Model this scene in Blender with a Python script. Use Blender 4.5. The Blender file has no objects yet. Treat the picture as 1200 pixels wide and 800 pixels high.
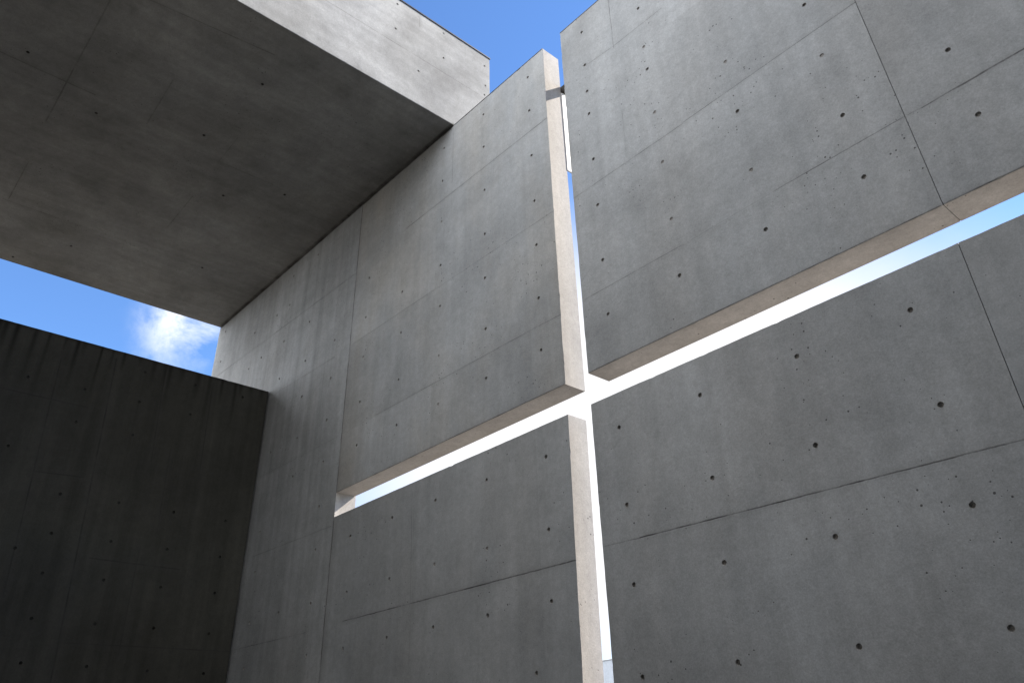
import bpy, bmesh, math, random
from mathutils import Vector, Matrix
from mathutils.geometry import delaunay_2d_cdt

# ---- settings of light and place
SUN, SUNX = 4.8, .45
AIR, DUST, OZ = 1.0, .0, 9.0
SKYS = .125
CLW, CLP, CLR = 4.0, 5.0, 11.0
CT0, CT1 = .30, .46
EXPO = 1.2
BACK, REARH, FLX, FLH = 6.4, 10.2, 6.0, 12.5
PAVE = (.10, .098, .093)
REARC = (.18, .178, .172)

# measured on the photograph: setting out of the walls and their tie holes, in metres
Q = {'cx': 4.7589, 'cz': 1.6486, 'ry': -0.0451, 'rx': 0.5469, 'rz': 0.8015, 'f': 921.7422, 'xR': 0.2958, 'zu': 4.8114, 'zt': 9.4596, 't': 0.2908, 'xj': -4.1813, 'xf': -9.4027, 'xb': -1.8407, 'xbb': -9.4024, 'zs': 9.4796, 'zbt': 11.2888, 'ybe': 0.6815, 'xd': -6.6473, 'zd': 7.0961, 'xrj': 3.6197, 'ppx': 23.5811, 'ppy': -56.9957, 'zl': 4.5}
CAMR = [[0.678045, 0.734009, -0.038544], [0.404595, -0.328939, 0.853289], [-0.613643, 0.594163, 0.520012]]
HOLES = {'UL': [(-0.308, 9.185), (-0.312, 8.613), (-1.189, 9.194), (-1.189, 8.622), (-0.311, 7.886), (-1.18, 7.9), (-0.301, 7.203), (-2.051, 9.186), (-2.071, 8.611), (-2.066, 7.913), (-0.304, 6.594), (-1.182, 7.227), (-2.066, 7.224), (-1.189, 6.598), (-3.801, 7.887), (-2.917, 7.23), (-0.31, 5.916), (-2.056, 6.612), (-3.808, 7.233), (-1.181, 5.92), (-2.891, 6.598), (-0.314, 5.301), (-2.053, 5.926), (-3.79, 6.603), (-1.184, 5.309), (-2.891, 5.923), (-2.04, 5.299), (-3.785, 5.934), (-2.881, 5.315), (-3.776, 5.326)], 'UR': [(0.646, 9.173), (1.483, 8.815), (0.642, 8.622), (1.477, 8.206), (1.475, 7.872), (0.636, 8.204), (0.632, 7.861), (1.48, 7.253), (0.627, 7.208), (1.477, 6.606), (0.621, 6.597), (1.473, 5.927), (3.171, 7.275), (3.178, 6.634), (2.337, 7.261), (2.34, 6.628), (3.186, 5.955), (2.339, 5.947), (3.192, 5.328), (2.342, 5.324), (4.019, 5.981), (4.025, 5.344), (0.612, 5.922), (1.462, 5.318), (0.611, 5.308)], 'LR': [(0.604, 4.177), (1.473, 4.175), (2.349, 4.173), (2.331, 3.497), (3.205, 4.179), (3.198, 3.502), (0.603, 3.501), (0.593, 2.874), (0.586, 2.22), (1.463, 3.498), (3.19, 2.876), (2.32, 2.878), (1.448, 2.879), (2.306, 2.224), (1.431, 2.23), (3.18, 2.211)], 'LL': [(-0.319, 4.179), (-1.189, 4.185), (-2.043, 4.186), (-2.866, 4.189), (-3.751, 4.169), (-0.329, 3.502), (-1.189, 3.508), (-2.034, 3.518), (-2.852, 3.518), (-3.734, 3.524), (-0.337, 2.895), (-1.189, 2.903), (-2.027, 2.914), (-2.847, 2.922), (-3.717, 2.918), (-0.558, 2.359)], 'END': [(-5.519, 9.199), (-6.351, 9.187), (-6.349, 8.603), (-6.799, 8.6), (-7.637, 8.609), (-6.374, 7.915), (-5.531, 7.918), (-4.645, 7.217), (-7.189, 7.932), (-5.512, 7.215), (-7.655, 7.896), (-6.348, 7.222), (-4.647, 6.6), (-5.48, 6.604), (-4.638, 5.956), (-5.473, 5.945), (-9.088, 9.256), (-9.049, 8.581), (-6.295, 5.966), (-4.614, 5.343), (-5.46, 5.367), (-4.598, 4.732), (-6.28, 4.766), (-4.58, 4.175), (-6.256, 4.201), (-4.565, 3.528), (-5.394, 3.539), (-6.207, 3.532), (-4.541, 2.939), (-6.19, 2.966)], 'DARK': [(-3.34, 6.388), (-2.638, 6.405), (-1.926, 6.876), (-1.182, 6.879), (-0.428, 6.888), (-1.169, 6.407), (-1.908, 6.41), (-1.892, 5.915), (-2.635, 5.926), (-3.312, 5.436), (-2.587, 4.951), (-1.864, 4.959), (-1.129, 4.951), (-0.381, 4.947), (-2.565, 4.451), (-1.851, 4.45), (-1.12, 4.447), (-0.375, 4.438), (-2.543, 3.972), (-1.829, 3.967), (-1.108, 3.952), (-0.365, 3.951), (-2.527, 3.452), (-1.813, 3.444), (-1.094, 3.445), (-0.353, 3.428), (-2.511, 2.967), (-1.795, 2.961), (-1.068, 2.942), (-0.34, 2.939), (-2.91, 4.224)], 'BEAMF': [(-1.048, 10.659), (-0.207, 10.676), (-1.05, 11.178), (0.593, 10.649), (0.574, 10.441), (-0.632, 10.107), (-0.22, 11.195), (0.579, 11.066)], 'SOFF': [(-8.268, -3.094), (-8.255, -2.436), (-8.285, -1.747), (-7.543, -1.167), (-9.178, -3.059), (-8.317, -1.299), (-9.217, -3.731), (-8.275, -3.759), (-3.391, -4.657), (-4.232, -4.775), (-4.757, -4.756), (-5.406, -4.74), (-4.785, -3.805), (-4.823, -3.604), (-3.449, -3.427), (-4.279, -2.539), (-4.8, -2.519), (-3.742, -2.549), (-2.864, -2.366), (-4.763, -1.959), (-4.794, -1.769), (-5.389, -1.756), (-6.406, -3.178), (-7.764, -3.774), (-4.767, -1.048), (-3.74, -1.048), (-6.671, -4.224)]}


random.seed(11)
scn = bpy.context.scene
COL = scn.collection
PI = math.pi
XR, ZU, ZL, ZT, T = Q['xR'], Q['zu'], Q['zl'], Q['zt'], Q['t']
XJ, XF, XB, ZS, ZBT, YBE, XD, ZD, XRJ = (Q[k] for k in ('xj', 'xf', 'xb', 'zs', 'zbt', 'ybe', 'xd', 'zd', 'xrj'))
TU = .276
TL = .25                       # the panels left of the upright slot are a little thinner
XRE = 8.4                      # the wall runs on to the right, out of the picture


# ---------------------------------------------------------------- nodes
class NT:
    def __init__(s, tree):
        s.t = tree; s.n = tree.nodes; s.l = tree.links
    def new(s, kind, **kw):
        n = s.n.new(kind)
        for k, v in kw.items():
            setattr(n, k, v)
        return n
    def put(s, sock, v):
        if isinstance(v, bpy.types.NodeSocket): s.l.new(v, sock)
        else: sock.default_value = v
    def math(s, op, a, b=None, c=None, clamp=False):
        n = s.new('ShaderNodeMath', operation=op, use_clamp=clamp)
        s.put(n.inputs[0], a)
        if b is not None: s.put(n.inputs[1], b)
        if c is not None: s.put(n.inputs[2], c)
        return n.outputs[0]
    def vec(s, op, a, b=None, scale=None):
        n = s.new('ShaderNodeVectorMath', operation=op)
        s.put(n.inputs[0], a)
        if b is not None: s.put(n.inputs[1], b)
        if scale is not None: s.put(n.inputs['Scale'], scale)
        return n.outputs['Value'] if op in ('DOT_PRODUCT', 'LENGTH', 'DISTANCE') else n.outputs['Vector']
    def noise(s, v, scale, detail=4, rough=.55, dist=0., color=False):
        n = s.new('ShaderNodeTexNoise')
        s.put(n.inputs['Vector'], v)
        n.inputs['Scale'].default_value = scale; n.inputs['Detail'].default_value = detail
        n.inputs['Roughness'].default_value = rough; n.inputs['Distortion'].default_value = dist
        return n.outputs['Color' if color else 'Fac']
    def rng(s, v, a, b, c=0., d=1., smooth=False):
        n = s.new('ShaderNodeMapRange')
        if smooth: n.interpolation_type = 'SMOOTHSTEP'
        s.put(n.inputs[0], v)
        for i, x in enumerate((a, b, c, d)): s.put(n.inputs[i + 1], x)
        return n.outputs[0]
    def mix(s, f, a, b, mode='MIX'):
        n = s.new('ShaderNodeMix', data_type='RGBA', blend_type=mode)
        s.put(n.inputs[0], f); s.put(n.inputs[6], a); s.put(n.inputs[7], b)
        return n.outputs[2]


def concrete(name, base=(.425, .449, .461), origin=(0, 0, 0), lines=(), stains=(), streak=.09, blotch=.18, grain=.17,
             holes=.8, tint=.28, warm=(.44, .43, .405), streak_axis=2, seed=0., bands=None, stain=(.09, .085, .075)):
    """Board marked fair faced concrete: clouds, streaks, grain, air holes, form joints."""
    m = bpy.data.materials.new(name); m.use_nodes = True
    N = NT(m.node_tree); N.n.clear()
    out = N.new('ShaderNodeOutputMaterial'); bs = N.new('ShaderNodeBsdfPrincipled')
    N.l.new(bs.outputs[0], out.inputs[0])
    tc = N.new('ShaderNodeTexCoord')
    P0 = N.vec('ADD', tc.outputs['Object'], tuple(origin))       # coordinates of the site
    P = N.vec('ADD', P0, (seed * 3.1, seed * 1.7, seed * 2.3))
    # clouds in the concrete
    big = N.noise(P, .55, 6, .6, .6)
    mid = N.noise(P, 2.6, 6, .62, .3)
    sm = N.noise(P, 13., 5, .65)
    sc = [7., 7., 7.]; sc[streak_axis] = .30
    st = N.noise(N.vec('MULTIPLY', P, tuple(sc)), 1., 5, .6)
    fine = N.noise(P, 85., 3, .75)
    fin2 = N.noise(P, 260., 2, .7)
    val = N.math('MULTIPLY', N.rng(big, .3, .7, 1 - blotch, 1 + blotch * .8), N.rng(mid, .25, .75, 1 - blotch * .55, 1 + blotch * .55))
    val = N.math('MULTIPLY', val, N.rng(sm, .25, .75, .91, 1.09))
    val = N.math('MULTIPLY', val, N.rng(N.noise(P, 34., 4, .7), .25, .75, .92, 1.08))
    val = N.math('MULTIPLY', val, N.rng(st, .25, .75, 1 - streak, 1 + streak))
    val = N.math('MULTIPLY', val, N.rng(fine, .25, .75, 1 - grain, 1 + grain))
    val = N.math('MULTIPLY', val, N.rng(fin2, .25, .75, 1 - grain * .6, 1 + grain * .6))
    if bands:                                                    # each formwork sheet came out a little different
        bu, bv, ou, ov, amp, ax = bands
        sx = N.new('ShaderNodeSeparateXYZ'); N.l.new(P0, sx.inputs[0])
        u = N.math('FLOOR', N.math('DIVIDE', N.math('SUBTRACT', sx.outputs[ax[0]], ou), bu))
        v = N.math('FLOOR', N.math('DIVIDE', N.math('SUBTRACT', sx.outputs[ax[1]], ov), bv))
        cx = N.new('ShaderNodeCombineXYZ'); N.l.new(u, cx.inputs[0]); N.l.new(v, cx.inputs[1]); cx.inputs[2].default_value = seed
        wn = N.new('ShaderNodeTexWhiteNoise', noise_dimensions='3D'); N.l.new(cx.outputs[0], wn.inputs['Vector'])
        val = N.math('MULTIPLY', val, N.rng(wn.outputs['Value'], 0., 1., 1 - amp, 1 + amp))
    # air holes, in clusters
    vo = N.new('ShaderNodeTexVoronoi'); N.l.new(P, vo.inputs['Vector']); vo.inputs['Scale'].default_value = 24.
    sep = N.new('ShaderNodeSeparateColor'); N.l.new(vo.outputs['Color'], sep.inputs[0])
    clus = N.noise(P, 1.5, 3, .6)
    size = N.math('MULTIPLY', N.rng(sep.outputs[0], .2, 1., 0., .24), N.rng(clus, .40, .62, .10, 1.))
    pit = N.rng(N.math('SUBTRACT', size, vo.outputs['Distance']), 0., .05)
    pit = N.math('MULTIPLY', pit, holes)
    col = N.mix(N.math('MULTIPLY', N.rng(N.noise(N.vec('MULTIPLY', P, (1., 1., .45)), .8, 5, .6), .42, .68), tint), (*base, 1), (*warm, 1))
    col = N.mix(1., col, val, 'MULTIPLY')
    col = N.mix(pit, col, (.055, .052, .05, 1))
    # form joints, each a hairline with fins and gaps; also painted shadow-gap lines
    Pd = N.vec('ADD', P0, N.vec('SCALE', N.vec('SUBTRACT', N.noise(P, 9., 3, color=True), (.5, .5, .5)), scale=.010))
    brk = N.rng(N.noise(P, 3.2, 4, .7), .32, .62)
    acc = None; soft = None
    for A, B, w, s in lines:
        A = Vector(A); B = Vector(B); ba = B - A
        pa = N.vec('SUBTRACT', Pd, tuple(A))
        h = N.math('MULTIPLY', N.vec('DOT_PRODUCT', pa, tuple(ba / ba.dot(ba))), 1., clamp=True)
        d = N.vec('LENGTH', N.vec('SUBTRACT', pa, N.vec('SCALE', tuple(ba), scale=h)))
        i = N.math('MULTIPLY', N.rng(d, w * .35, w, 1., 0.), s)
        acc = i if acc is None else N.math('MAXIMUM', acc, i)
        j = N.math('MULTIPLY', N.rng(d, 0., w * 7, 1., 0.), s)
        soft = j if soft is None else N.math('MAXIMUM', soft, j)
    if acc is not None:
        acc = N.math('MULTIPLY', acc, N.rng(brk, 0., 1., .12, 1.))
        col = N.mix(N.math('MULTIPLY', N.math('MULTIPLY', soft, N.noise(P, 5., 4)), .32), col, (.12, .115, .11, 1))
        col = N.mix(acc, col, (.045, .043, .04, 1))
    # stains below the tie holes, rust and lime
    sacc = None
    for A, B, w, s in stains:
        A = Vector(A); B = Vector(B); ba = B - A
        pa = N.vec('SUBTRACT', Pd, tuple(A))
        h = N.math('MULTIPLY', N.vec('DOT_PRODUCT', pa, tuple(ba / ba.dot(ba))), 1., clamp=True)
        d = N.vec('LENGTH', N.vec('SUBTRACT', pa, N.vec('SCALE', tuple(ba), scale=h)))
        i = N.math('MULTIPLY', N.math('MULTIPLY', N.rng(d, 0., w, 1., 0., True), s), N.rng(h, 0., 1., 1., .0))
        sacc = i if sacc is None else N.math('MAXIMUM', sacc, i)
    if sacc is not None:
        col = N.mix(N.math('MULTIPLY', sacc, N.rng(st, .3, .6, .3, 1.)), col, (*stain, 1))
    N.l.new(col, bs.inputs['Base Color'])
    bs.inputs['Roughness'].default_value = .82
    bs.inputs['Specular IOR Level'].default_value = .25
    hgt = N.math('ADD', N.math('MULTIPLY', fine, .0012), N.math('MULTIPLY', mid, .010))
    hgt = N.math('SUBTRACT', hgt, N.math('MULTIPLY', pit, .004))
    if acc is not None: hgt = N.math('SUBTRACT', hgt, N.math('MULTIPLY', acc, .004))
    bp = N.new('ShaderNodeBump'); bp.inputs['Distance'].default_value = 1.; bp.inputs['Strength'].default_value = .55
    N.l.new(hgt, bp.inputs['Height']); N.l.new(bp.outputs[0], bs.inputs['Normal'])
    return m


def plain(name, colr, rough=.6, metal=0., scale=20., amp=.2):
    m = bpy.data.materials.new(name); m.use_nodes = True
    N = NT(m.node_tree); bs = N.n['Principled BSDF']
    tc = N.new('ShaderNodeTexCoord')
    f = N.noise(tc.outputs['Object'], scale, 5, .6)
    c = N.mix(1., (*colr, 1), N.rng(f, .3, .7, 1 - amp, 1 + amp), 'MULTIPLY')
    N.l.new(c, bs.inputs['Base Color'])
    bs.inputs['Roughness'].default_value = rough; bs.inputs['Metallic'].default_value = metal
    return m


# ---------------------------------------------------------------- objects
def link(name, data, parent=None, loc=(0, 0, 0)):
    o = bpy.data.objects.new(name, data); COL.objects.link(o)
    o.location = loc
    if parent: o.parent = parent
    return o


def tag(o, label=None, cat=None, group=None, kind=None):
    if cat: o['kind'] = kind or 'thing'
    if label: o['label'] = label
    if cat: o['category'] = cat
    if group: o['group'] = group
    if kind: o['kind'] = kind
    return o


NR = 20
HR = .0198


def circle(u, v, r=HR):
    return [(u + r * math.cos(2 * PI * k / NR), v + r * math.sin(2 * PI * k / NR)) for k in range(NR)]


def cast_face(bm, outline, fr, holes=(), depth=None, chip=1., skip_sides=(), sharp=(), reveal=0):
    """One cast face with worn arrises and round tie holes cut out of it.
    outline: corners (u, v) counter-clockwise seen from outside; fr(u, v, d) -> point d behind the face."""
    n = len(outline); ring = []; inner = []; cc = []; side = []
    ph = random.random() * 100
    for i in range(n):
        a, b = Vector(outline[i]), Vector(outline[(i + 1) % n]); p = Vector(outline[i - 1])
        e = (b - a).normalized(); nin = Vector((-e.y, e.x))
        e0 = (a - p).normalized(); nin0 = Vector((-e0.y, e0.x))
        L = (b - a).length; k = max(2, int(L / .045))
        chips = [(random.random() * L, random.uniform(.012, .03), random.uniform(.005, .013)) for _ in range(int(L * 1.1))]
        for j in range(k):
            s = L * j / k
            c = .0035 + .0018 * math.sin(s * 7 + ph) * math.sin(s * 3.1 + ph * 2) + random.uniform(-.001, .0015)
            if 0 < j:
                for (cs, cw, cd) in chips:
                    c += chip * cd * max(0., 1 - abs(s - cs) / cw / 1.6)
            if i in sharp or (j == 0 and (i - 1) % n in sharp): c *= .3
            q = a + e * s
            ring.append(q)
            inner.append(q + (nin * c if j else (nin + nin0) * c / (1 + nin.dot(nin0))))
            cc.append(c); side.append(i)
    loops = [circle(*h) for h in holes]
    verts = [Vector(v) for v in inner]
    edges = []
    for lp in loops:
        s = len(verts); verts += [Vector(v) for v in lp]
        edges += [(s + k, s + (k + 1) % NR) for k in range(NR)]
    V, E, F, ov, oe, of = delaunay_2d_cdt(verts, edges, [list(range(len(inner)))], 1, 1e-5)
    front = [bm.verts.new(fr(v.x, v.y, 0)) for v in V]
    hc = [Vector(h) for h in holes]
    for f in F:
        c = sum((V[i] for i in f), Vector((0, 0))) / len(f)
        if any((c - h).length < HR * .985 for h in hc): continue
        bm.faces.new([front[i] for i in f])
    back_of = {}
    for idx, srcs in enumerate(ov):
        for s in srcs:
            if s < len(inner): back_of[s] = front[idx]
    M = len(ring)
    outer = [bm.verts.new(fr(q.x, q.y, c)) for q, c in zip(ring, cc)]
    for i in range(M):
        j = (i + 1) % M
        bm.faces.new([outer[i], outer[j], back_of[j], back_of[i]])
    if depth:
        bk = [bm.verts.new(fr(q.x, q.y, depth)) for q in ring]
        for i in range(M):
            j = (i + 1) % M
            if side[i] in skip_sides: continue
            bm.faces.new([outer[j], outer[i], bk[i], bk[j]]).material_index = reveal
        bm.faces.new(list(reversed(bk)))
    return bm


def finish(name, bm, mat, parent=None, org=(0, 0, 0), smooth=False):
    bmesh.ops.recalc_face_normals(bm, faces=bm.faces[:]) if not smooth else None
    me = bpy.data.meshes.new(name); bm.to_mesh(me); bm.free()
    me.transform(Matrix.Translation(-Vector(org)))
    for x in (mat if isinstance(mat, (list, tuple)) else [mat]): me.materials.append(x)
    o = link(name, me, parent, (0, 0, 0) if parent else org)
    return o


def box(bm, x0, x1, y0, y1, z0, z1, bev=0.):
    r = bmesh.ops.create_cube(bm, size=1.)
    for v in r['verts']:
        v.co = Vector((x0 + (v.co.x + .5) * (x1 - x0), y0 + (v.co.y + .5) * (y1 - y0), z0 + (v.co.z + .5) * (z1 - z0)))
    if bev:
        es = {e for v in r['verts'] for e in v.link_edges}
        bmesh.ops.bevel(bm, geom=list(es), offset=bev, segments=2, affect='EDGES')
    return bm


def frame_wall(u, v, d): return Vector((u, d, v))                  # faces the court (-Y)
def frame_side(u, v, d): return Vector((XD - d, u, v))             # faces +X
def frame_beam(u, v, d): return Vector((XB - d, u, v))
def frame_soff(u, v, d): return Vector((u, -v, ZS + d))            # faces down; v = -y


# tie holes: conical cups with a mortar plug, a few casts that all walls share
M_HOLE = plain('tie_hole_mortar', (.34, .335, .32), .9, 0, 60, .35)
M_HOLE_DARK = plain('tie_hole_shaded', (.035, .034, .03), .9, 0, 60, .35)  # darker copy of the mortar for holes in the shaded wall and soffit
CUPS = []
CUPS_DARK = []
for i, (dep, r2) in enumerate(((.020, .82), (.015, .85), (.027, .76), (.006, .89))):
    bm = bmesh.new()
    prof = [(HR * .998, -.0), (HR * .95, .003), (HR * r2, dep), (HR * r2 * .55, dep + .002), (HR * .18, dep - .001)]
    rings = [[bm.verts.new((r * math.cos(2 * PI * k / NR), d, r * math.sin(2 * PI * k / NR))) for k in range(NR)] for r, d in prof]
    for a, b in zip(rings, rings[1:]):
        for k in range(NR):
            bm.faces.new([a[k], b[k], b[(k + 1) % NR], a[(k + 1) % NR]])
    bm.faces.new(list(reversed(rings[-1])))
    me = bpy.data.meshes.new('tie_hole'); bm.to_mesh(me); bm.free(); me.materials.append(M_HOLE)
    CUPS.append(me)
    me = me.copy(); me.materials.clear(); me.materials.append(M_HOLE_DARK); CUPS_DARK.append(me)


def tie_holes(pts, fr, parent, org, rot, cups=CUPS):
    for (u, v) in pts:
        o = link('tie_hole', random.choices(cups, (4, 4, 2, 1.2))[0], parent)
        o.location = Vector(fr(u, v, 0)) - Vector(org); o.rotation_euler = rot


ROT_WALL = (0, 0, 0)
ROT_SIDE = (0, 0, PI / 2)          # local +Y (into the face) -> -X
ROT_SOFF = (PI / 2, 0, 0)          # local +Y -> +Z


def L3(l, ax, val, w=.007, s=.75):
    out = []
    for a in l:
        A, B = a[0], a[1]
        ww = a[2] if len(a) > 2 else w; ss = a[3] if len(a) > 3 else s
        f = {1: lambda p: (p[0], val, p[1]), 0: lambda p: (val, p[0], p[1]), 2: lambda p: (p[0], p[1], val)}[ax]
        out.append((f(A), f(B), ww, ss))
    return out


def drips(pts, ax, val, n, s=.35):
    out = []
    for (u, v) in random.sample(list(pts), min(n, len(pts))):
        l = random.choice((.01, .04, .06, .10))
        f = {1: lambda p: (p[0], val, p[1]), 0: lambda p: (val, p[0], p[1])}[ax]
        out.append((f((u, v)), f((u + random.uniform(-.01, .01), v - l)), random.uniform(.035, .055) if l < .1 else random.uniform(.018, .03), random.uniform(.5, 1) * s))
    return out


# ---------------------------------------------------------------- the wall with the cross cut out of it
M_SEAL = plain('joint_seal', (.06, .058, .055), .9)
M_CAP = plain('dark_flashing', (.06, .062, .065), .45, .6, 8, .25)

# the reveals of the slots are bare, sandier concrete
M_REV = concrete('reveal_concrete', base=(.41, .396, .38), warm=(.415, .395, .37), blotch=.15, seed=31., lines=[((0, 0, 3.175), (.0, .16, 3.172), .006, .6), ((0, 0, 5.58), (0, .2, 5.575), .005, .4), ((0, 0, 8.273), (0, .25, 8.268), .005, .5), ((0, 0, 6.885), (0, .29, 6.88), .005, .4)], origin=(0, 0, 0))
org = (-4.0, T / 2, 0)
wall = link('slotted_wall', None, None, org)
tag(wall, 'tall grey concrete wall left of the upright slot, its own horizontal slot ending at left', 'wall')
UL_L = [((XJ, ZU), (XJ, 9.44), .013, 1.), ((XJ, ZU), (-.03, ZU), .011, .6), ((XJ, ZT), (XB - .05, ZT), .035, .75), ((XJ, 6.93), (-.45, 6.893), .006, .38), ((-.488, 6.891), (0, 6.885), .006, .5), ((-3.36, 5.606), (-.44, 5.588), .006, .5), ((-.44, 5.588), (.0, 5.577), .005, .55),  # the wide line along the top paints the shadow gap below the canopy
        ((-2.902, 8.268), (.0, 8.273), .007, .7), ((-1.84, 9.443), (-1.85, 8.461), .007, .45), ((-1.85, 8.46), (-1.86, 7.9), .005, .2)]
m = concrete('upper_panel_concrete', origin=org, lines=L3(UL_L, 1, 0), stains=drips(HOLES['UL'], 1, 0, 6, .28), seed=1.3, tint=.6, warm=(.45, .43, .385), bands=(1.73, 1.34, -.45, 5.59, .045, (0, 2)))
bm = cast_face(bmesh.new(), [(XJ + .003, ZU), (-.006, ZU), (-.016, ZT), (XJ + .003, ZT)], frame_wall, HOLES['UL'], TU, sharp=(3,), reveal=1)
p = finish('wall_panel', bm, [m, M_REV], wall, org)
tag(p, 'upper panel between the canopy and the horizontal slot')
tie_holes(HOLES['UL'], frame_wall, p, org, ROT_WALL)

LL_L = [((XJ, .5), (XJ, 4.48), .013, 1.), ((-3.765, 3.211), (-.008, 3.175), .008, .85), ((-2.483, 4.256), (-2.435, 3.214), .006, .4), ((-2.45, 4.3), (-2.40, 3.22), .005, .25), ((-2.43, 3.2), (-2.42, 2.2), .006, .22), ((-.008, 3.175), (-.004, 3.17), .006, .5)]
m = concrete('lower_panel_concrete', origin=org, lines=L3(LL_L, 1, 0) + [((0, 0, 3.175), (.0, .16, 3.172), .006, .6)], stains=drips(HOLES['LL'], 1, 0, 6, .28), seed=2.9, bands=(1.73, 1.34, -.45, 3.19, .045, (0, 2)))
bm = cast_face(bmesh.new(), [(XJ + .003, 0), (-.062, 0), (0, ZL), (XJ + .003, ZL)], frame_wall, HOLES['LL'], TL, sharp=(3,), reveal=1)
p = finish('wall_panel', bm, [m, M_REV], wall, org)
tag(p, 'lower panel under the horizontal slot')
tie_holes(HOLES['LL'], frame_wall, p, org, ROT_WALL)

EN_L = [((XJ, .5), (XJ, ZL), .013, 1.), ((XJ, ZU), (XJ, 9.44), .013, 1.), ((XF, ZT), (XJ, ZT), .035, .75), ((XD, .5), (XD, ZD - .05), .02, .6), ((-9.3, 8.30), (XJ, 8.17), .007, .62), ((-6.4, 6.98), (-4.6, 6.92), .007, .4), ((-6.376, 4.441), (-4.233, 4.396), .007, .35), ((-6.594, 3.236), (-4.619, 3.2), .007, .42), ((-6.6, 5.65), (-4.3, 5.60), .007, .2)]  # wide top line paints the dark of the gap under the soffit
m = concrete('end_panel_concrete', origin=org, lines=L3(EN_L, 1, 0), stains=drips(HOLES['END'], 1, 0, 8, .5), streak=.17, seed=4.1, bands=(1.73, 1.34, -.45, 5.6, .045, (0, 2)))
bm = cast_face(bmesh.new(), [(XF, 0), (XJ - .002, 0), (XJ - .002, ZT), (XF, ZT)], frame_wall, HOLES['END'], T, sharp=(1,), reveal=1)
p = finish('wall_panel', bm, [m, M_REV], wall, org)
tag(p, 'streaked end panel running left under the canopy')
tie_holes(HOLES['END'], frame_wall, p, org, ROT_WALL)

bm = bmesh.new()
box(bm, XJ - .0017, XJ + .0027, .013, TL - .004, .01, ZL - .004)
box(bm, XJ - .0017, XJ + .0027, .013, TL - .004, ZU + .004, ZT - .01)
finish('joint_seal', bm, M_SEAL, wall, org)
bm = box(bmesh.new(), XB + .02, -.020, -.003, TU + .004, ZT + .0005, ZT + .009)
finish('coping', bm, M_CAP, wall, org)

# slim white fin standing off the back of the wall; its flank catches the sun
m = plain('white_fin_paint', (.78, .77, .75), .55, 0, 9, .06)
bm = box(bmesh.new(), -.026, -.003, TU + .003, .62, 7.617, 8.862, .002)
finish('fin', bm, m, wall, org)

# dark steel bar that ties the two halves behind the slot
bm = box(bmesh.new(), -.35, .75, T + .003, T + .068, 8.874, 8.992, .006)
box(bm, -.33, -.06, TU + .003, T + .002, 8.89, 8.976, .003)
for x in (-.28, .60):
    box(bm, x, x + .09, T + .069, T + .078, 8.84, 9.03, .002)
o = finish('tie_bar', bm, plain('dark_steel', (.05, .045, .04), .5, .7, 14, .4), None, (.2, T + .03, 8.874))
tag(o, 'short dark steel bar bridging the top of the upright slot between two panels', 'steel bar')

# upper right panel
org = (4.2, T / 2, ZU)
TOPX = 3.49
UR_L = [((XR + .05, ZU), (3.6, ZU), .010, .6), ((.643, 8.6), (1.085, 8.556), .006, .5), ((1.085, 8.556), (1.77, 8.547), .006, .55), ((1.099, 9.45), (1.082, 8.537), .007, .6), ((.31, 6.872), (1.77, 6.888), .006, .62), ((1.773, 6.90), (3.56, 6.938), .006, .7),
        ((.334, 5.595), (1.546, 5.599), .006, .5), ((1.6, 5.60), (2.45, 5.62), .006, .18), ((2.497, 5.625), (3.595, 5.639), .006, .6), ((1.082, 7.548), (1.062, 6.945), .006, .28)]
UR2_L = [((3.721, 5.631), (4.05, 5.637), .006, .8), ((3.95, 5.635), (8, 5.70), .010, .95), ((3.63, ZU), (8, ZU), .012, .65), ((3.62, 5.64), (3.75, 5.63), .006, .3), ((3.6, 6.95), (8, 7.0), .006, .6)]
panel = link('upper_right_wall', None, None, org)
panel.name = 'hanging_wall'
tag(panel, 'large grey concrete slab above the horizontal slot and right of the upright slot', 'wall')
h1 = [h for h in HOLES['UR'] if h[0] < 3.55]; h2 = [h for h in HOLES['UR'] if h[0] >= 3.55]
h2 += [(x, z) for x in (4.9, 5.77) for z in (5.34, 5.98, 6.65, 7.28)] + [(4.03, 6.66), (4.03, 7.29)]
m = concrete('hanging_panel_concrete', origin=org, lines=L3(UR_L, 1, 0), stains=drips(h1, 1, 0, 8, .28), seed=7.7, bands=(1.73, 1.32, .1, 5.6, .045, (0, 2)))
bm = cast_face(bmesh.new(), [(XR, ZU), (3.6193, ZU), (TOPX - .0027, ZT), (XR, ZT)], frame_wall, h1, T, sharp=(1,), reveal=1)
p = finish('wall_panel', bm, [m, M_REV], panel, org); tie_holes(h1, frame_wall, p, org, ROT_WALL)
m = concrete('hanging_side_concrete', origin=org, lines=L3(UR2_L, 1, 0), stains=drips(h2, 1, 0, 4), seed=9.2)
bm = cast_face(bmesh.new(), [(3.6237, ZU), (XRE, ZU), (XRE, ZT), (TOPX + .0017, ZT)], frame_wall, h2, T, sharp=(3,), reveal=1)
p = finish('wall_panel', bm, [m, M_REV], panel, org); tie_holes(h2, frame_wall, p, org, ROT_WALL)
bm = bmesh.new()
box(bm, 3.6196, 3.6234, .010, T - .004, ZU + .006, ZT - .01)
for v in bm.verts:
    if v.co.z > 7: v.co.x += TOPX - 3.6215
finish('joint_seal', bm, M_SEAL, panel, org)
bm = box(bmesh.new(), XR + .004, XRE - .01, -.003, T + .004, ZT + .0005, ZT + .009)
finish('coping', bm, M_CAP, panel, org)

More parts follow.
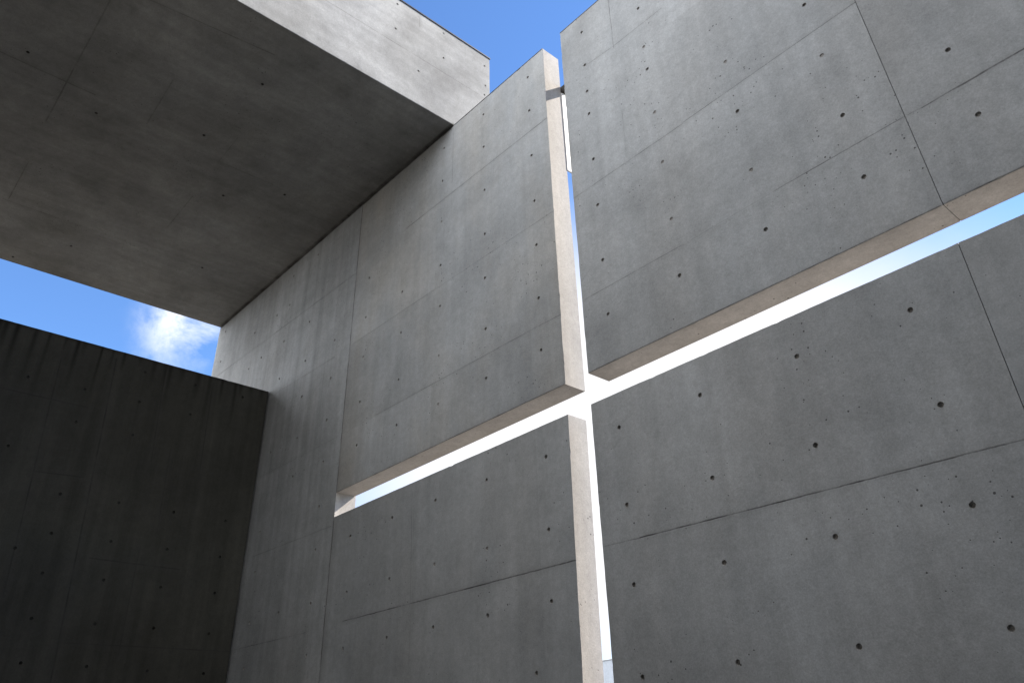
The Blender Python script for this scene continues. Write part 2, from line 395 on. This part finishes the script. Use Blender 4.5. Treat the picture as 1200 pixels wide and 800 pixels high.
# lower right panel
org = (4.2, T / 2, 0)
panel = link('standing_wall', None, None, org)
tag(panel, 'grey concrete slab below the horizontal slot and right of the upright slot, tie holes largest', 'wall')
LR_L = [((.31, 3.223), (.7, 3.21), .006, .45), ((.7, 3.212), (3.60, 3.159), .007, .85)]
LR2_L = [((3.64, 3.16), (8, 3.12), .007, .8)]
h1 = HOLES['LR'] + [(x, z) for x in (.59, 1.44, 2.3, 3.17) for z in (1.55, .9)]
h2 = [(x, z) for x in (4.05, 4.92, 5.79) for z in (.9, 1.55, 2.21, 2.87, 3.5, 4.18)]
m = concrete('standing_panel_concrete', origin=org, lines=L3(LR_L, 1, 0), stains=drips(HOLES['LR'], 1, 0, 8, .3), seed=11.4, bands=(1.73, 1.33, .1, 3.19, .04, (0, 2)))
bm = cast_face(bmesh.new(), [(XR, 0), (3.6463, 0), (3.6193, ZL), (XR, ZL)], frame_wall, h1, T, sharp=(1,), reveal=1)
p = finish('wall_panel', bm, [m, M_REV], panel, org); tie_holes(h1, frame_wall, p, org, ROT_WALL)
m = concrete('standing_side_concrete', origin=org, lines=L3(LR2_L, 1, 0), seed=12.9, stains=drips(h2, 1, 0, 3))
bm = cast_face(bmesh.new(), [(3.6507, 0), (XRE, 0), (XRE, ZL), (3.6237, ZL)], frame_wall, h2, T, sharp=(3,), reveal=1)
p = finish('wall_panel', bm, [m, M_REV], panel, org); tie_holes(h2, frame_wall, p, org, ROT_WALL)
bm = box(bmesh.new(), 3.6196, 3.6234, .010, T - .004, .01, ZL - .006)
for v in bm.verts:
    if v.co.z < 2: v.co.x += .027
finish('joint_seal', bm, M_SEAL, panel, org)

# ---------------------------------------------------------------- the deep concrete canopy over the left of the court
YB0 = -13.
org = ((XB + XF) / 2, -5., ZS)
canopy = link('concrete_canopy', None, None, org)
tag(canopy, 'deep concrete canopy overhead, pale front edge and dark underside', 'canopy')
BF_L = [((-4., 10.36), (.477, 10.377), .006, .6), ((-.662, 11.28), (-.653, 11.0), .006, .6), ((.194, 11.28), (.196, 11.0), .005, .3), ((-3.2, 11.28), (-3.2, 10.37), .005, .4)]
SF_L = [((XF + .1, -.006), (XB - .03, -.006), .05, .8), ((-4.441, -5.03), (-4.449, -3.926), .012, .5), ((-2.4, -4.29), (-5.369, -4.262), .012, .5), ((-3.548, -3.264), (-4.556, -3.221), .012, .35), ((-4.032, -2.158), (-4.668, -2.148), .010, .42),  # first line paints the shade in the corner against the wall
        ((-5.69, -2.105), (-6.756, -2.089), .010, .42), ((-7.589, -4.263), (-7.585, -3.452), .010, .42), ((-6.408, -4.208), (-7.534, -4.197), .010, .42), ((-2.49, -3.949), (-2.312, -2.49), .010, .4),
        ((-4.67, -2.15), (-4.66, -1.3), .010, .4), ((-7.58, -3.4), (-7.56, -1.2), .010, .22)]
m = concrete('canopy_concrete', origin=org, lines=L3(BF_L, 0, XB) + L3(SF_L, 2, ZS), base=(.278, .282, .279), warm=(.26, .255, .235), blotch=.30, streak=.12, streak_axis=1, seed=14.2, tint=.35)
bm = cast_face(bmesh.new(), [(YB0, ZS), (YBE, ZS), (YBE, ZBT), (YB0, ZBT)], frame_beam, HOLES['BEAMF'], XB - XF, skip_sides=(0,), chip=.6)
sh = [(u, -v) for u, v in HOLES['SOFF'][::3]]
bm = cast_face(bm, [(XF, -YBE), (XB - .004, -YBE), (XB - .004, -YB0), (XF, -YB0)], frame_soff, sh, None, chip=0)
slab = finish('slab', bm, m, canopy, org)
tie_holes(HOLES['BEAMF'], frame_beam, slab, org, ROT_SIDE)
tie_holes(sh, frame_soff, slab, org, ROT_SOFF, CUPS_DARK)
bm = box(bmesh.new(), XF - .004, XB + .012, YB0, YBE + .012, ZBT + .0005, ZBT + .022)
finish('coping', bm, M_CAP, canopy, org)

# ---------------------------------------------------------------- the dark wall under the canopy
org = (XD, -4.5, 0)
SD_L = [((-9, ZD), (-.02, ZD), .06, .85), ((-2.346, 6.967), (-2.14, 2.6), .014, .75), ((-1.652, 6.99), (-1.573, 5.6), .012, .6), ((-.922, 6.987), (-.87, 5.4), .012, .6), ((-3.04, 7.05), (-2.886, 3.664), .012, .7), ((-3.604, 6.16), (-2.523, 6.161), .012, .6),
        ((-2.06, 4.214), (-.9, 4.205), .012, .7), ((-2.195, 3.209), (-.014, 3.223), .012, .5), ((-2.944, 5.178), (-2.37, 5.214), .012, .6), ((-1.346, 5.775), (-1.295, 4.636), .012, .5), ((-1.477, 4.419), (-1.456, 3.1), .012, .5)]
dr = []
for k in range(26):
    y = -4.3 * (k + random.random()) / 26; l = random.choice((.18, .25, .35, .5, .9))
    dr.append(((XD, y, ZD + .03), (XD, y + random.uniform(-.01, .01), ZD - l), random.uniform(.03, .075), 1.))
m = concrete('side_wall_concrete', base=(.083, .082, .069), warm=(.077, .072, .055), origin=org, lines=L3(SD_L, 0, XD), stains=dr + drips(HOLES['DARK'], 0, XD, 5, .6), stain=(.022, .021, .017), streak=.22, seed=17.5)  # base darkened far below the other concrete to stand for shade
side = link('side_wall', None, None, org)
tag(side, 'dark shaded concrete wall with drip stains at far left, under the canopy, butting against the tall slotted wall', 'wall')
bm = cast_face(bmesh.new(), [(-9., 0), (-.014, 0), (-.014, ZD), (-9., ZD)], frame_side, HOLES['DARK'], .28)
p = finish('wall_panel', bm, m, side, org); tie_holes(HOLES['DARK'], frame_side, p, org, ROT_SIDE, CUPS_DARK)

# ---------------------------------------------------------------- the rest of the place
def grid(x0, x1, y0, y1, z): 
    bm = bmesh.new(); bm.faces.new([bm.verts.new(c) for c in ((x0, y0, z), (x1, y0, z), (x1, y1, z), (x0, y1, z))]); return bm
o = finish('ground', grid(-900, 900, -900, 900, -.012), concrete('gravel_ground', base=(.095, .083, .066), warm=(.085, .072, .053), grain=.3, seed=20)); tag(o, kind='structure')
o = finish('courtyard_floor', grid(XD, XRE, -BACK, -.004, -.004), concrete('paving', base=PAVE, seed=21)); tag(o, kind='structure')
# unseen walls closing the court around the camera, sized to cut its light
for nm, lab, a in (('rear_wall', 'unseen tall concrete wall closing the open court behind the camera', (XB + .1, XRE + .3, -BACK - .3, -BACK, 0, REARH)),
                   ('rear_wall', 'unseen concrete wall under the canopy behind the camera', (XD + .01, XB + .097, -BACK - .3, -BACK, 0, ZS - .02)),
                   ('flank_wall', 'unseen concrete wall closing the right side of the court', (FLX, FLX + .3, -BACK + .003, -.004, 0, FLH))):
    bm = box(bmesh.new(), *a, .006)
    og = ((a[0] + a[1]) / 2, (a[2] + a[3]) / 2, 0)
    o = finish(nm, bm, concrete(nm + '_concrete', base=REARC, origin=og, seed=23), None, og); tag(o, lab, 'wall')
# pale wall beyond the court, seen at the foot of the upright slot
bm = box(bmesh.new(), -30, 25, 14, 14.35, 0, 4.40, .01)
og = (-2, 14.2, 0)
bw = link('boundary_wall', None, None, og)
tag(bw, 'pale whitewashed wall outside, just showing at the foot of the upright slot', 'wall')
finish('wall_face', bm, concrete('whitewash', base=(.44, .49, .55), warm=(.44, .48, .53), origin=og, blotch=.06, grain=.05, holes=.1, seed=26), bw, og)
finish('coping', box(bmesh.new(), -30.02, 25.02, 13.97, 14.38, 4.401, 4.415, .004), plain('pale_coping', (.75, .75, .74), .5), bw, og)

# ---------------------------------------------------------------- light
s = Vector((SUNX, 1., .93)).normalized()
elev = math.asin(s.z); az = math.atan2(s.x, s.y)          # azimuth from +Y towards +X
sun = bpy.data.lights.new('sun', 'SUN'); sun.energy = SUN; sun.angle = math.radians(.53); sun.color = (1., .90, .77)
so = link('sun', sun, None, (12, 30, 30)); so.rotation_euler = (-s).to_track_quat('-Z', 'Y').to_euler()

w = bpy.data.worlds.new('World'); scn.world = w; w.use_nodes = True
N = NT(w.node_tree); N.n.clear()
out = N.new('ShaderNodeOutputWorld'); bg = N.new('ShaderNodeBackground'); bg.inputs[1].default_value = SKYS
N.l.new(bg.outputs[0], out.inputs[0])
sky = N.new('ShaderNodeTexSky', sky_type='NISHITA'); sky.sun_disc = False
sky.sun_elevation = elev; sky.sun_rotation = az; sky.altitude = 200; sky.air_density = AIR; sky.dust_density = DUST; sky.ozone_density = OZ
tc = N.new('ShaderNodeTexCoord'); D = tc.outputs['Generated']
sx = N.new('ShaderNodeSeparateXYZ'); N.l.new(D, sx.inputs[0])
nz = N.noise(D, 4.2, 8, .58, .25)
nf = N.noise(D, 11., 8, .62, .4)
# a bright veil of cloud low behind the wall
def around(c, r0, r1, wob=0.):
    d = N.vec('DOT_PRODUCT', D, tuple(Vector(c).normalized()))
    a = N.math('ARCCOSINE', N.math('MINIMUM', d, 1.))
    if wob: a = N.math('ADD', a, N.math('MULTIPLY', N.math('SUBTRACT', nz, .5), wob))
    return N.rng(a, math.radians(r0), math.radians(r1), 1., 0., True)
rel = N.vec('MULTIPLY', N.vec('SUBTRACT', D, tuple(Vector((-.54, .77, .325)).normalized())), (1., 1., 1.6))
rr = N.math('ADD', N.vec('LENGTH', rel), N.math('MULTIPLY', N.math('SUBTRACT', nz, .5), .10))
veil = N.math('POWER', N.rng(rr, .25, .62, 1., 0., True), 1.5)
veil = N.math('MULTIPLY', veil, N.rng(sx.outputs[1], -.1, .1))
col = N.mix(veil, sky.outputs[0], (CLW, CLW, CLW * 1.02, 1))
# the small cumulus in the gap over the dark wall
puff = N.math('MULTIPLY', around((-.848, .266, .476), 0.0, 4.8, .20), N.rng(nf, .40, .60))
col = N.mix(puff, col, (CLP, CLP * 1.01, CLP * 1.04, 1))
# bright cloud bank added out of view behind the camera to light the wall
rest = N.math('MULTIPLY', N.rng(nz, CT0, CT1), N.rng(sx.outputs[1], -.05, -.3, 0., 1., True))
col = N.mix(rest, col, (CLR, CLR, CLR * 1.03, 1))
N.l.new(col, bg.inputs[0])

# ---------------------------------------------------------------- camera
cam = bpy.data.cameras.new('camera'); co = link('camera', cam)
r, u, f = (Vector(v) for v in CAMR)
co.matrix_world = Matrix(((r.x, u.x, -f.x, Q['cx']), (r.y, u.y, -f.y, -5.), (r.z, u.z, -f.z, Q['cz']), (0, 0, 0, 1)))
cam.sensor_fit = 'HORIZONTAL'; cam.sensor_width = 36; cam.lens = 36 * Q['f'] / 1200
cam.shift_x = -Q['ppx'] / 1200; cam.shift_y = Q['ppy'] / 1200
cam.clip_start = .05; cam.clip_end = 4000
scn.camera = co
scn.view_settings.view_transform = 'Standard'; scn.view_settings.look = 'None'
scn.view_settings.exposure = EXPO; scn.view_settings.gamma = 1
scn.cycles.max_bounces = 10; scn.cycles.diffuse_bounces = 8
